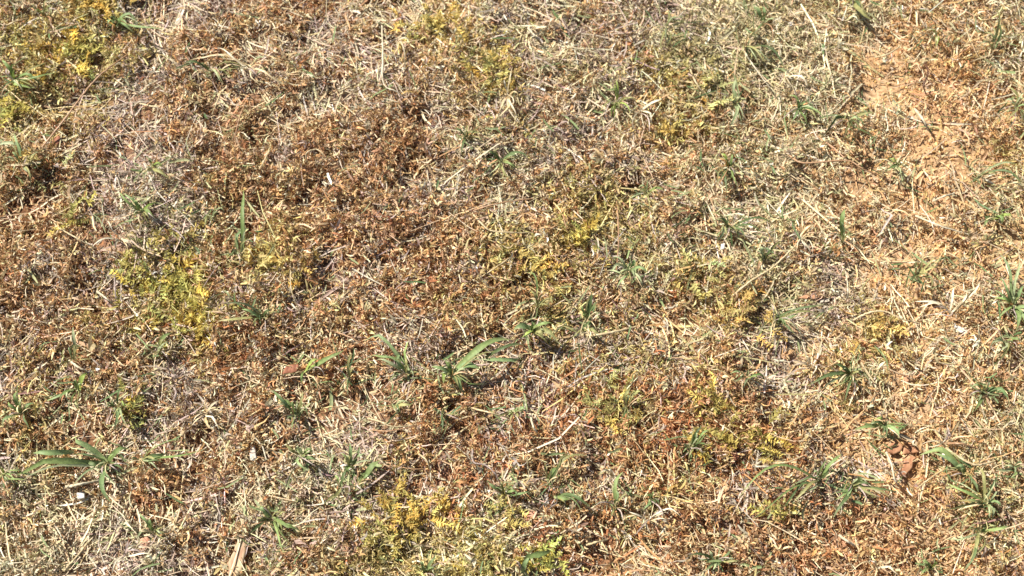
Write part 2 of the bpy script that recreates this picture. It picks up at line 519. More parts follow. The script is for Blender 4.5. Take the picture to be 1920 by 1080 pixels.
def blade_mesh(name, a, b, width, arch, hue, bow=0.0, prof=BLADE_PROF, fold=0.35, mat=None, wav=0.02, kink=False):
    """one blade from a to b (world points relative to the tuft), arched upward, bowed sideways"""
    t = np.linspace(0, 1, 9)
    a = np.array(a); b = np.array(b); L = np.linalg.norm(b - a)
    side = np.array([-(b - a)[1], (b - a)[0], 0]) / max(L, 1e-6)
    hgt = arch * 4 * t * (1 - t)
    P = a + (b - a) * t[:, None] + side * (bow * L * 4 * t * (1 - t))[:, None]
    ph = random.uniform(0, 6.28)
    P += side * (wav * L * np.sin(t * 5 + ph) * t)[:, None]
    P[:, 2] += hgt
    if kink and random.random() < 0.45 and L > 0.012:       # a bent-over tip
        i = random.randint(3, 6); g = random.uniform(-0.9, 0.9); dn = random.uniform(0, 0.5)
        for j in range(i + 1, 9):
            d = P[j] - P[i]
            P[j] = P[i] + np.array([d[0] * math.cos(g) - d[1] * math.sin(g), d[0] * math.sin(g) + d[1] * math.cos(g), d[2] - dn * np.linalg.norm(d)])
        P[:, 2] = np.maximum(P[:, 2], 0.009)
    tw = random.uniform(-0.5, 0.5) + np.linspace(0, random.uniform(-0.9, 0.9), 9)
    Nn = np.stack([side[0] * np.sin(tw), side[1] * np.sin(tw), np.cos(tw)], -1)[None]
    wprof = prof * (1 + 0.10 * rng.normal(0, 1, 9))
    V, F, k = ribbons(P[None], Nn, np.array([width]), wprof, fold=fold)
    c0, c1 = HUES[hue]
    f = random.random(); base = (lin(c0, 0.8) * f + lin(c1, 0.8) * (1 - f)) * math.exp(random.gauss(0, 0.12))
    dry = lin((214, 200, 150), 0.75)
    tone = np.repeat(base[None], 9, 0)
    if hue in 'gbolkp':
        m = np.clip((t - 0.80) / 0.2, 0, 1)[:, None] * random.uniform(0.1, 0.8); tone = tone * (1 - m) + dry * m
        m = np.clip((0.14 - t) / 0.14, 0, 1)[:, None] * 0.5; tone = tone * (1 - m) + dry * m
    tone = np.repeat(tone, 3, 0) * np.tile([1.0, 1.18, 0.94], 9)[:, None]
    return mesh_from(name, V, F, mat or (MAT_GREEN if hue in 'gbolkp' else MAT_STRAW), np.clip(tone, 0, 0.88))


def tuft(px, py, blades, label, extra=2, name='grass_tuft', cat='grass tuft', group='green grass tufts in the dead lawn', arch=0.22):
    """blades: (tip_px, tip_py, width_px, hue[, start_px, start_py])"""
    base = at(px, py, 0.009)
    root = obj(name, None, label=label, cat=cat, group=group, loc=base)
    root.empty_display_size = 0.01
    hue0 = blades[0][3]
    bl = list(blades)
    tuftlike = name == 'grass_tuft'
    for q in blades:                      # thinner companions close to each main blade
        if tuftlike and random.random() < 0.95:
            f = random.uniform(0.45, 0.95); a = math.atan2(q[1] - py, q[0] - px) + random.gauss(0, 0.35)
            r = math.hypot(q[0] - px, q[1] - py) * f
            bl.append((px + r * math.cos(a), py + r * math.sin(a), random.uniform(2.8, 5.0), random.choice([q[3], q[3], 'o', 'p'])))
    for _ in range(extra + 3):
        r = random.uniform(16, 48); a = random.uniform(0, 2 * PI)
        bl.append((px + r * math.cos(a), py + r * 0.85 * math.sin(a), random.uniform(1.8, 3.2), random.choice(['c', 'c', 'e', 'n', 'o'] if tuftlike else ['c', 'c', 'w', 'e'])))
    for q in bl:
        tx, ty, w, hue = q[:4]
        if len(q) > 4: s = at(q[4], q[5], 0.022) - base
        else: s = Vector((random.uniform(-.002, .002), random.uniform(-.002, .002), 0.004))
        ln = math.hypot(tx - px, ty - py) * PXM
        tz = 0.025 + min(0.014, ln * 0.15) * random.random()
        e = at(tx, ty, tz) - base
        ln = (e - s).length
        me = blade_mesh('blade', s, e, w * PXM * (0.82 if tuftlike else 0.80), 0.006 + arch * ln * random.uniform(0.35, 0.7), hue, bow=random.gauss(0, 0.07), wav=0.05, kink=True)
        obj('blade' if name == 'grass_tuft' and hue not in 'cwen' else 'straw' if name != 'grass_tuft' else 'dry_blade', me, parent=root)
    # the short papery sheath the blades spring from
    a = random.uniform(0, 2 * PI); r = random.uniform(0.004, 0.008)
    e = Vector((r * math.cos(a), r * math.sin(a), 0.011))
    me = blade_mesh('stem', Vector((0, 0, -0.001)), e, random.uniform(0.0022, 0.0032), 0.002, 'p' if name == 'grass_tuft' else 'c', prof=STRAW_PROF, fold=0.9)
    obj('stem', me, parent=root)
    return root


T = [
 (222, 48, [(196, 40, 8, 'b'), (262, 34, 7, 'b'), (302, 58, 9, 'b'), (252, 60, 10, 'b'), (240, 42, 8, 'g')], 'blue-green grass tuft beside the yellow weed mat near the upper left corner'),
 (32, 158, [(78, 150, 9, 'g'), (110, 138, 6, 'g'), (5, 112, 7, 'g'), (2, 182, 6, 'b'), (52, 176, 8, 'g'), (30, 120, 6, 'l')], 'spreading green grass tuft below the large yellow weed mat'),
 (44, 318, [(2, 236, 8, 'p'), (22, 250, 7, 'b'), (12, 296, 6, 'p'), (56, 350, 5, 'o')], 'pale green tuft at the left edge under the long tan stem'),
 (86, 34, [(90, 0, 4, 'o'), (70, 22, 4, 'l'), (98, 18, 4, 'o')], 'thin upright olive tuft at the top edge left of the yellow weed'),
 (290, 322, [(262, 334, 6, 'o'), (318, 338, 5, 'o'), (278, 300, 5, 'o'), (310, 306, 4, 'l')], 'small olive tuft among brown weed under the pale straw spray'),
 (398, 140, [(345, 118, 6, 'k'), (442, 150, 5, 'o'), (470, 128, 4, 'o')], 'dark green blade lying below the spray of cream straws'),
 (876, 262, [(852, 234, 7, 'k'), (880, 238, 5, 'o'), (900, 250, 5, 'o'), (868, 290, 5, 'k')], 'dull dark green tuft in grey straw right of the rusty mound'),
 (940, 308, [(914, 284, 7, 'k'), (990, 298, 7, 'b'), (972, 318, 6, 'g'), (952, 344, 6, 'o'), (920, 330, 5, 'p')], 'grey-green tuft with blades pointing right below the dull dark tuft'),
 (1156, 198, [(1156, 150, 5, 'l'), (1122, 208, 4, 'o'), (1196, 190, 4, 'o'), (1150, 236, 4, 'l'), (1180, 214, 4, 'l')], 'thin yellow-green star of blades above the pale straw tangle'),
 (1248, 60, [(1252, 22, 6, 'o'), (1240, 92, 5, 'o'), (1270, 34, 4, 'p')], 'faded olive tuft amid cream straw at the top centre right'),
 (1428, 48, [(1412, 10, 7, 'b'), (1440, 12, 7, 'b'), (1452, 40, 6, 'p'), (1420, 66, 5, 'k')], 'teal green tuft in bleached straw near the top edge'),
 (1396, 92, [(1474, 132, 7, 'k'), (1436, 118, 5, 'o')], 'long dull green blade slanting down over bleached straw'),
 (1596, 4, [(1634, 46, 12, 'o'), (1616, 20, 8, 'k'), (1580, 18, 6, 'o')], 'broad olive blade arching down from the top edge above sandy ground'),
 (1858, 96, [(1856, 8, 8, 'o'), (1866, 40, 5, 'k'), (1846, 60, 4, 'p')], 'upright dull green blade with a cream sheath near the upper right corner'),
 (1496, 212, [(1480, 178, 7, 'g'), (1532, 208, 7, 'b'), (1484, 232, 6, 'b'), (1512, 192, 6, 'b'), (1506, 236, 6, 'g'), (1548, 222, 5, 'g')], 'bright teal tuft with short stiff blades at the edge of sandy ground'),
 (1592, 230, [(1530, 240, 7, 'k'), (1642, 214, 6, 'o'), (1610, 288, 6, 'k'), (1580, 258, 6, 'o'), (1560, 222, 5, 'o'), (1622, 236, 5, 'k')], 'sprawling dull olive tuft on sandy ground right of the bright teal tuft'),
 (1378, 200, [(1378, 148, 7, 'p'), (1370, 244, 7, 'p'), (1402, 190, 5, 'l'), (1350, 178, 4, 'c'), (1388, 232, 5, 'p')], 'pale yellow-green upright tuft among looping cream straws'),
 (1366, 322, [(1352, 288, 6, 'l'), (1374, 290, 7, 'g'), (1360, 362, 6, 'k'), (1380, 350, 5, 'g'), (1346, 340, 5, 'k')], 'dark-based green tuft directly below the pale upright tuft'),
 (1680, 316, [(1660, 322, 6, 'g'), (1702, 312, 7, 'o'), (1694, 352, 6, 'o'), (1668, 300, 4, 'l')], 'small hooked green tuft on tan ground at the end of a long cream straw'),
 (1902, 206, [(1908, 160, 6, 'o'), (1884, 190, 6, 'p'), (1918, 226, 6, 'b'), (1890, 226, 5, 'o')], 'grey-green tuft cut by the right edge of the upper lawn'),
 (1752, 74, [(1740, 58, 5, 'l'), (1768, 62, 5, 'o'), (1756, 90, 4, 'l')], 'tiny yellow-green tuft on the sandy strip near the upper right'),
 (1832, 336, [(1918, 346, 6, 'k'), (1870, 330, 5, 'o')], 'long dark olive blade lying level across the right edge'),
 (270, 402, [(222, 362, 7, 'g'), (236, 356, 5, 'b'), (288, 414, 9, 'g'), (252, 376, 6, 'g'), (296, 384, 5, 'l'), (250, 414, 5, 'o')], 'green tuft with straight blades beside the bare pinkish soil'),
 (452, 484, [(450, 358, 9, 'g'), (456, 420, 7, 'b'), (440, 436, 4, 'o')], 'single tall upright green blade standing right of the bare soil spot'),
 (400, 412, [(384, 426, 5, 'o'), (424, 392, 5, 'p'), (410, 384, 4, 'o')], 'faint olive tuft between the tall upright blade and the straight bladed tuft'),
 (498, 602, [(416, 552, 6, 'k'), (408, 606, 7, 'o'), (452, 580, 9, 'b'), (508, 584, 6, 'k'), (470, 608, 7, 'k')], 'flat green tuft whose long blades point left toward the yellow weed'),
 (300, 664, [(322, 622, 9, 'g'), (308, 634, 7, 'o'), (288, 676, 5, 'o')], 'short broad olive blades leaning under the bright yellow weed'),
 (142, 682, [(138, 612, 7, 'p'), (150, 640, 5, 'o'), (130, 650, 4, 'b')], 'pale upright blades in brown weed at the left'),
 (574, 702, [(642, 652, 10, 'g'), (600, 676, 7, 'l'), (566, 720, 6, 'g')], 'bright green blade rising right beside the dark red leaf'),
 (148, 736, [(166, 700, 11, 'l'), (140, 712, 8, 'g'), (112, 752, 6, 'g'), (84, 758, 6, 'b')], 'light green broad blade above the long bladed tuft'),
 (46, 780, [(22, 734, 7, 'g'), (42, 712, 5, 'k'), (0, 796, 7, 'b'), (68, 760, 6, 'b'), (10, 756, 6, 'g'), (54, 806, 5, 'k')], 'dark spiky tuft at the left edge above the pale chips'),
 (226, 766, [(200, 758, 6, 'k'), (234, 730, 5, 'k'), (240, 800, 5, 'p'), (216, 806, 8, 'b'), (246, 760, 4, 'l')], 'dark tuft right above the crossing long blades'),
 (12, 896, [(40, 888, 6, 'g'), (28, 908, 6, 'k'), (2, 872, 6, 'l'), (50, 902, 5, 'g')], 'small green tuft on the left edge below the long blades'),
 (205, 872, [(24, 860, 13, 'g'), (128, 820, 15, 'b'), (238, 834, 11, 'g'), (208, 944, 10, 'b'), (234, 884, 7, 'b'), (60, 852, 11, 'b', 140, 848), (96, 872, 8, 'k'), (160, 880, 9, 'k')], 'largest green tuft with long broad crossing blades at lower left'),
 (268, 868, [(388, 846, 10, 'g'), (320, 852, 7, 'k'), (302, 872, 5, 'o')], 'long level green blade to the right of the largest tuft'),
 (556, 782, [(500, 728, 9, 'b'), (528, 742, 9, 'g'), (566, 732, 5, 'o'), (548, 808, 5, 'k'), (572, 756, 5, 'o')], 'two-pronged green tuft below the red leaf'),
 (512, 976, [(470, 938, 6, 'p'), (464, 1002, 8, 'k'), (552, 1012, 7, 'g'), (488, 946, 7, 'b'), (540, 958, 5, 'o'), (536, 1036, 6, 'g'), (562, 990, 7, 'g'), (478, 978, 6, 'o')], 'wide green tuft right above the large cream leaf'),
 (566, 860, [(528, 846, 6, 'o'), (588, 842, 7, 'g'), (574, 884, 6, 'b'), (556, 836, 5, 'p'), (598, 864, 5, 'k')], 'low mottled green tuft to the right of the rectangular cream chip'),
 (292, 1000, [(262, 962, 6, 'b'), (280, 972, 6, 'g'), (318, 1004, 4, 'o')], 'thin green tuft just above the pink leaf piece'),
 (640, 918, [(652, 880, 6, 'k'), (620, 956, 6, 'o'), (634, 888, 5, 'g')], 'thin dark tuft between two leaning tufts at the bottom left of centre'),
 (658, 880, [(652, 830, 7, 'b'), (646, 890, 8, 'g'), (672, 836, 6, 'k'), (686, 842, 5, 'b'), (640, 850, 5, 'g')], 'upright blue-green tuft beside the cream straw loop'),
 (672, 912, [(712, 862, 12, 'g'), (700, 888, 8, 'b')], 'broad green blade leaning right of the upright blue-green tuft'),
 (764, 706, [(682, 626, 8, 'b'), (716, 638, 7, 'g'), (748, 634, 7, 'g'), (706, 676, 8, 'p'), (730, 660, 8, 'b'), (758, 672, 6, 'o'), (788, 700, 5, 'o')], 'fan of green blades pointing up left of the central broad tuft'),
 (850, 706, [(958, 638, 15, 'g'), (808, 690, 12, 'b'), (992, 679, 9, 'b', 906, 676), (866, 738, 15, 'b'), (832, 674, 9, 'g'), (900, 690, 16, 'b'), (984, 650, 7, 'k', 910, 672), (820, 712, 9, 'l')], 'central green tuft with one very broad blade reaching right'),
 (998, 626, [(962, 620, 12, 'b'), (1002, 604, 6, 'g'), (1036, 608, 9, 'g'), (1048, 640, 9, 'o'), (980, 634, 9, 'l'), (1024, 622, 12, 'o')], 'light green tuft directly above right of the broad central blade'),
 (1092, 622, [(1124, 628, 7, 'o'), (1052, 634, 6, 'o'), (1110, 606, 4, 'k')], 'low olive tuft between the light green tuft and a cream twig'),
 (1178, 514, [(1134, 500, 7, 'p'), (1214, 510, 7, 'b'), (1150, 478, 6, 'p'), (1192, 488, 7, 'b'), (1158, 542, 7, 'b'), (1202, 536, 6, 'p'), (1140, 524, 6, 'p')], 'pale grey-green star tuft in bleached straw near the yellow weed'),
 (1100, 604, [(1112, 548, 10, 'k'), (1120, 566, 8, 'k'), (1088, 574, 5, 'g')], 'dark green upright blades below the pale grey-green star tuft'),
 (1006, 580, [(992, 502, 5, 'g'), (1010, 540, 4, 'o')], 'thin single green blade standing left of the pale star tuft'),
 (1212, 366, [(1178, 376, 6, 'p'), (1246, 358, 5, 'g'), (1216, 392, 5, 'o'), (1198, 350, 5, 'b')], 'small pale tuft in brown weed above the pale star tuft'),
 (1366, 432, [(1450, 421, 5, 'k'), (1356, 462, 7, 'p'), (1390, 444, 6, 'k'), (1342, 412, 5, 'b'), (1370, 472, 6, 'k'), (1330, 396, 5, 'o')], 'green tuft with one long blade to the right under the dark-based tuft'),
 (1432, 492, [(1424, 462, 9, 'p'), (1446, 470, 6, 'k'), (1416, 480, 5, 'o'), (1466, 452, 5, 'o')], 'dull grey-green upright tuft at the lower end of slanting straws'),
 (1578, 456, [(1582, 392, 11, 'g'), (1574, 414, 8, 'b')], 'short broad upright green blade on reddish tan ground'),
 (1714, 524, [(1752, 480, 5, 'o'), (1728, 486, 5, 'o'), (1700, 530, 4, 'k'), (1762, 496, 4, 'o')], 'wispy olive tuft on sandy ground above the white straw bundle'),
 (1862, 412, [(1836, 420, 9, 'g'), (1898, 404, 9, 'l'), (1880, 416, 6, 'g')], 'flat bright green blades on sand near the right edge'),
 (1896, 580, [(1878, 476, 7, 'b'), (1908, 488, 7, 'p'), (1919, 536, 8, 'b'), (1866, 566, 9, 'g'), (1926, 634, 10, 'b'), (1890, 540, 8, 'p'), (1876, 600, 7, 'g'), (1930, 590, 9, 'b'), (1904, 616, 10, 'g'), (1872, 520, 6, 'b')], 'tall dense green tuft on the right edge'),
 (1882, 646, [(1862, 694, 5, 'o'), (1912, 642, 8, 'g'), (1850, 650, 5, 'p'), (1880, 668, 5, 'p')], 'small green tuft just below the tall dense tuft at the right edge'),
 (1590, 706, [(1514, 718, 8, 'k'), (1562, 684, 7, 'k'), (1582, 752, 6, 'b'), (1604, 732, 7, 'k'), (1594, 674, 6, 'b'), (1552, 706, 8, 'g'), (1574, 728, 8, 'k'), (1612, 700, 5, 'o')], 'dark many-bladed tuft on the border of rust weed and sand'),
 (1400, 712, [(1368, 700, 6, 'b'), (1436, 708, 6, 'g'), (1380, 720, 5, 'k')], 'small flat tuft left of the dark many-bladed tuft'),
 (1838, 744, [(1828, 772, 9, 'g'), (1872, 728, 8, 'k'), (1904, 738, 8, 'b'), (1822, 724, 6, 'b'), (1850, 722, 6, 'o'), (1850, 776, 5, 'o')], 'hooked green tuft on sand below the tall dense tuft'),
 (1652, 802, [(1604, 808, 9, 'g'), (1704, 808, 8, 'g'), (1684, 822, 8, 'b'), (1630, 796, 6, 'k'), (1644, 784, 6, 'l'), (1660, 820, 6, 'k')], 'low spreading green tuft above the orange-brown bark'),
 (1804, 892, [(1730, 830, 13, 'g'), (1752, 846, 11, 'b'), (1792, 872, 9, 'b'), (1826, 924, 7, 'k')], 'long green blade arching from the orange-brown bark to the lower right tuft'),
 (1842, 946, [(1776, 904, 7, 'g'), (1760, 952, 6, 'o'), (1866, 974, 8, 'p'), (1830, 874, 7, 'o'), (1868, 892, 6, 'k'), (1796, 960, 5, 'c'), (1808, 938, 6, 'g'), (1878, 950, 6, 'b')], 'radiating tuft of green and cream blades at lower right'),
 (1896, 880, [(1870, 884, 7, 'p'), (1916, 866, 7, 'b'), (1904, 900, 6, 'g'), (1880, 862, 5, 'o')], 'blurry pale tuft on the right edge beyond the radiating tuft'),
 (1534, 906, [(1382, 926, 6, 'g'), (1576, 850, 8, 'g'), (1440, 922, 5, 'k'), (1520, 882, 6, 'b'), (1556, 882, 7, 'k'), (1488, 938, 7, 'o')], 'long low green runner with an upright blade at its right end'),
 (1296, 842, [(1318, 798, 6, 'k'), (1332, 806, 6, 'g'), (1284, 866, 5, 'o'), (1306, 812, 7, 'g'), (1326, 838, 7, 'k')], 'leaning dark green tuft left of the yellow-speckled rust weed'),
 (1596, 914, [(1562, 972, 9, 'k'), (1632, 908, 6, 'k'), (1682, 926, 5, 'k'), (1566, 936, 8, 'g'), (1616, 896, 8, 'k'), (1644, 932, 5, 'o'), (1580, 946, 5, 'b')], 'dark green tuft beside grey straw under the orange-brown bark'),
 (1836, 1002, [(1892, 988, 7, 'g'), (1820, 1050, 8, 'o'), (1806, 1072, 7, 'k'), (1846, 988, 6, 'b')], 'thin tuft trailing to the bottom edge at lower right'),
 (1742, 1068, [(1728, 1044, 6, 'g'), (1756, 1054, 6, 'l'), (1724, 1078, 6, 'g')], 'green tuft cut by the bottom edge below the tan crumbs'),
 (1342, 1058, [(1290, 1046, 6, 'k'), (1376, 1038, 5, 'k'), (1320, 1072, 6, 'b'), (1350, 1076, 6, 'k'), (1330, 1030, 6, 'p'), (1386, 1062, 5, 'o')], 'grey-green tangled tuft at the bottom edge right of centre'),
 (946, 926, [(914, 906, 7, 'k'), (990, 942, 8, 'b'), (938, 904, 5, 'o'), (968, 920, 7, 'g')], 'flat dull green tuft left of the curving blade near the bottom centre'),
 (1040, 936, [(1106, 950, 9, 'k'), (1072, 938, 8, 'g')], 'curving grey-green blade in rust weed near the bottom centre'),
 (1028, 908, [(1046, 876, 8, 'g'), (1100, 852, 7, 'o'), (1062, 856, 7, 'b')], 'green blade climbing up right above the curving blade'),
 (1152, 954, [(1166, 884, 9, 'g'), (1160, 918, 6, 'b'), (1144, 974, 5, 'o')], 'narrow upright green blade right of the curving blade'),
 (978, 1078, [(1014, 1006, 14, 'g'), (992, 1044, 9, 'b')], 'broad pale green blade rising from the bottom edge beside the peach leaf'),
 (800, 1076, [(788, 1052, 7, 'k'), (818, 1044, 7, 'k'), (812, 1066, 6, 'g')], 'small dark tuft at the bottom edge left of the yellow weed'),
 (964, 780, [(988, 768, 8, 'b'), (954, 772, 5, 'g'), (976, 788, 5, 'o')], 'tiny blue-green tuft in brown weed below the level blade'),
 (830, 778, [(828, 812, 5, 'k'), (840, 760, 5, 'o'), (812, 768, 5, 'k')], 'small dark olive tuft below the central broad tuft'),
 (738, 766, [(772, 758, 8, 'o'), (750, 776, 5, 'k')], 'short olive blade lying below the fan of blades'),
 (1218, 940, [(1238, 948, 6, 'k'), (1206, 956, 6, 'b'), (1224, 922, 5, 'g')], 'small dark blue-green tuft in grey straw near the bottom centre'),
 (1450, 606, [(1500, 586, 6, 'k'), (1546, 568, 5, 'k'), (1448, 584, 6, 'o'), (1476, 612, 5, 'k')], 'dark olive blades lying under the brown leaf'),
 (1176, 768, [(1170, 724, 7, 'o'), (1186, 740, 5, 'o'), (1164, 790, 4, 'k')], 'upright olive blade beside the pale yellow weed below centre'),
 (655, 716, [(658, 664, 6, 'o'), (650, 740, 4, 'k')], 'single olive blade standing left of the fan of blades'),
]
# fine short green and olive blades mixed in
x, y = spots(9500); k = kinds(x, y)
keep = rng.random(len(x)) < np.array([0.08, 0.08, 0.22, 0.25, 0.20, 0.9, 0.08])[k]
x, y = x[keep], y[keep]
near = []
random.seed(21)
for px, py, bl, lab in T:                 # shorter growth of the same grass around each tuft
    for _ in range(8 + 3 * len(bl)):
        r = abs(random.gauss(0, 34)); a = random.uniform(0, 2 * PI)
        p = at(px + r * math.cos(a) * 1.25, py + r * math.sin(a)); near.append((p.x, p.y))
near = np.array(near); x = np.concatenate([x, near[:, 0]]); y = np.concatenate([y, near[:, 1]])
gb = straws(x, y, np.full(len(x), ko), 0.009, 0.030, 0.0014, 0.025, 0.18, 0.2)
g2 = np.array([lin((140, 156, 104), 0.8), lin((160, 170, 120), 0.8), lin((118, 142, 92), 0.8), lin((188, 188, 138), 0.8)])
gc = np.repeat(g2[rng.integers(0, 4, len(x))] * np.exp(rng.normal(0, 0.15, (len(x), 1))), 12, 0)
obj('sparse_green_grass', mesh_from('sparse_green_grass', gb[0], gb[1], MAT_GREEN, gc), kind='stuff',
    label='sparse short olive green grass blades scattered through the dead lawn')

for px, py, bl, lab in T:
    tuft(px, py, bl, lab)

# ------------------------------------------------------------------ bleached straw bundles
S = [
 (468, 132, [(350, 96, 5, 'c'), (398, 94, 4, 'w'), (422, 110, 4, 'c'), (540, 142, 5, 'c'), (440, 142, 7, 'w'), (500, 104, 4, 'p'), (408, 126, 4, 'c'), (536, 118, 4, 'c'), (462, 70, 3, 'c')], 'spray of cream straws fanning left of the brown weed at the upper left'),
 (748, 82, [(716, 70, 4, 'w'), (768, 76, 5, 'w'), (760, 108, 4, 'w'), (738, 104, 4, 'c'), (724, 86, 4, 'e')], 'small white straw knot beside the top yellow weed'),
 (952, 186, [(944, 150, 4, 'w'), (966, 218, 5, 'w'), (934, 212, 5, 'c'), (972, 234, 4, 'w'), (948, 226, 5, 'c'), (964, 126, 3, 'c')], 'upright bundle of white straws above the grey-green tuft'),
 (1200, 214, [(1246, 186, 6, 'w'), (1230, 224, 6, 'w'), (1172, 216, 4, 'c'), (1222, 172, 3, 'c'), (1184, 250, 3, 'w')], 'tangle of white looping straws right of the thin star tuft'),
 (1476, 40, [(1512, 24, 4, 'w'), (1450, 44, 4, 'w'), (1500, 46, 5, 'c'), (1524, 34, 3, 'c')], 'white straws lying right of the teal tuft at the top'),
 (1470, 148, [(1520, 152, 6, 'w'), (1490, 130, 5, 'w'), (1440, 144, 5, 'c'), (1452, 172, 4, 'c'), (1504, 124, 4, 'c'), (1430, 160, 4, 'c')], 'cream straw heap below the long dull green blade'),
 (1780, 590, [(1842, 528, 7, 'w'), (1828, 540, 6, 'c'), (1716, 562, 6, 'w'), (1790, 540, 6, 'w'), (1724, 574, 5, 'w'), (1750, 568, 5, 'c'), (1812, 548, 5, 'w')], 'bundle of long white straws on sandy ground at right'),
 (230, 452, [(186, 428, 4, 'w'), (236, 434, 4, 'w'), (216, 468, 5, 'w'), (248, 456, 6, 'w'), (262, 446, 5, 'c'), (200, 440, 4, 'c'), (172, 460, 4, 'w')], 'white straws lying on the bare pinkish soil'),
 (236, 1046, [(262, 1010, 6, 'e'), (226, 1070, 6, 'e'), (216, 1058, 5, 'w'), (284, 1040, 4, 'w'), (244, 1012, 4, 'e'), (208, 1074, 5, 'w')], 'grey twig bundle beside the pink leaf piece'),
 (1216, 976, [(1252, 960, 4, 'w'), (1198, 1000, 5, 'w'), (1280, 956, 5, 'w'), (1180, 958, 4, 'w'), (1232, 984, 5, 'c'), (1168, 974, 4, 'c')], 'white twiggy straws right of the narrow upright blade'),
 (1152, 898, [(1140, 880, 4, 'w'), (1130, 906, 4, 'w'), (1166, 872, 4, 'c'), (1124, 886, 4, 'w')], 'pale straw knot left above the narrow upright blade'),
 (1640, 1066, [(1672, 1064, 5, 'w'), (1634, 1054, 5, 'w'), (1690, 1060, 4, 'w'), (1652, 1050, 4, 'c')], 'white straw scraps at the bottom edge right of the dead weed'),
 (1520, 690, [(1552, 648, 5, 'w'), (1536, 660, 4, 'e'), (1500, 640, 4, 'w'), (1510, 668, 4, 'c'), (1490, 690, 4, 'e'), (1548, 630, 4, 'c')], 'grey and cream straws spread above the dark many-bladed tuft'),
 (1766, 830, [(1802, 788, 6, 'c'), (1784, 812, 5, 'e'), (1776, 800, 4, 'e'), (1820, 820, 4, 'c')], 'greyish straws above the long arching green blade'),
 (1500, 450, [(1528, 420, 5, 'c'), (1486, 470, 5, 'w'), (1510, 478, 5, 'w'), (1478, 444, 4, 'w')], 'white straw cluster above the dull upright tuft'),
 (1650, 400, [(1700, 376, 5, 'c'), (1672, 388, 4, 'n'), (1690, 440, 6, 'e'), (1716, 418, 4, 'c')], 'curved tan straws on sand right of the short broad blade'),
 (386, 780, [(412, 750, 5, 'w'), (420, 790, 4, 'w'), (360, 800, 4, 'c'), (398, 812, 5, 'c')], 'pale straw curls in brown weed under the bright weed mats'),
]
for px, py, bl, lab in S:
    tuft(px, py, bl, lab, extra=2, name='straw_bundle', cat='straw bundle', group='bleached straw bundles on the lawn', arch=0.10)

# ------------------------------------------------------------------ single long straws and stems: a polyline of pixels each
def straw(pts, w, hue, label, name='dry_straw', cat='straw', h=0.026):
    P = [at(x, y, h * (0.55 if i in (0, len(pts) - 1) else 1)) for i, (x, y) in enumerate(pts)]
    base = P[0].copy()
    n = 12
    out = []
    pts3 = [P[0]] + P + [P[-1]]
    for i in range(len(P) - 1):
        p0, p1, p2, p3 = pts3[i:i + 4]
        for j in range(n if i < len(P) - 2 else n + 1):
            t = j / n
            out.append(0.5 * ((2 * p1) + (p2 - p0) * t + (2 * p0 - 5 * p1 + 4 * p2 - p3) * t * t + (3 * p1 - p0 - 3 * p2 + p3) * t ** 3) - base)
    P = np.array([tuple(p) for p in out]); m = len(P)
    P += rng.normal(0, 0.00015, P.shape)
    Tn = np.gradient(P, axis=0); Tn = unit(Tn)
    s = unit(np.cross(Tn, np.array([0, 0, 1.0]))); u = np.cross(s, Tn)
    K = 6; ang = np.arange(K) / K * 2 * PI
    node = 1 + 0.35 * (rng.random(m) < 0.08)
    r = w * PXM * 0.40 * np.linspace(1.08, 0.7, m) * node
    V = P[:, None] + s[:, None] * (np.cos(ang)[None, :, None] * r[:, None, None]) + u[:, None] * (np.sin(ang)[None, :, None] * 0.75 * r[:, None, None])
    F = []
    for i in range(m - 1):
        for k in range(K):
            F.append((i * K + k, i * K + (k + 1) % K, (i + 1) * K + (k + 1) % K, (i + 1) * K + k))
    c0, c1 = HUES[hue]
    t = rng.random((m, 1)); tone = lin(c0, 0.78) * t + lin(c1, 0.78) * (1 - t)
    me = mesh_from(name, V.reshape(-1, 3), np.array(F), MAT_STRAW, np.repeat(tone, K, 0))
    return obj(name, me, label=label, cat=cat, group='long dry straws on the lawn', loc=base)


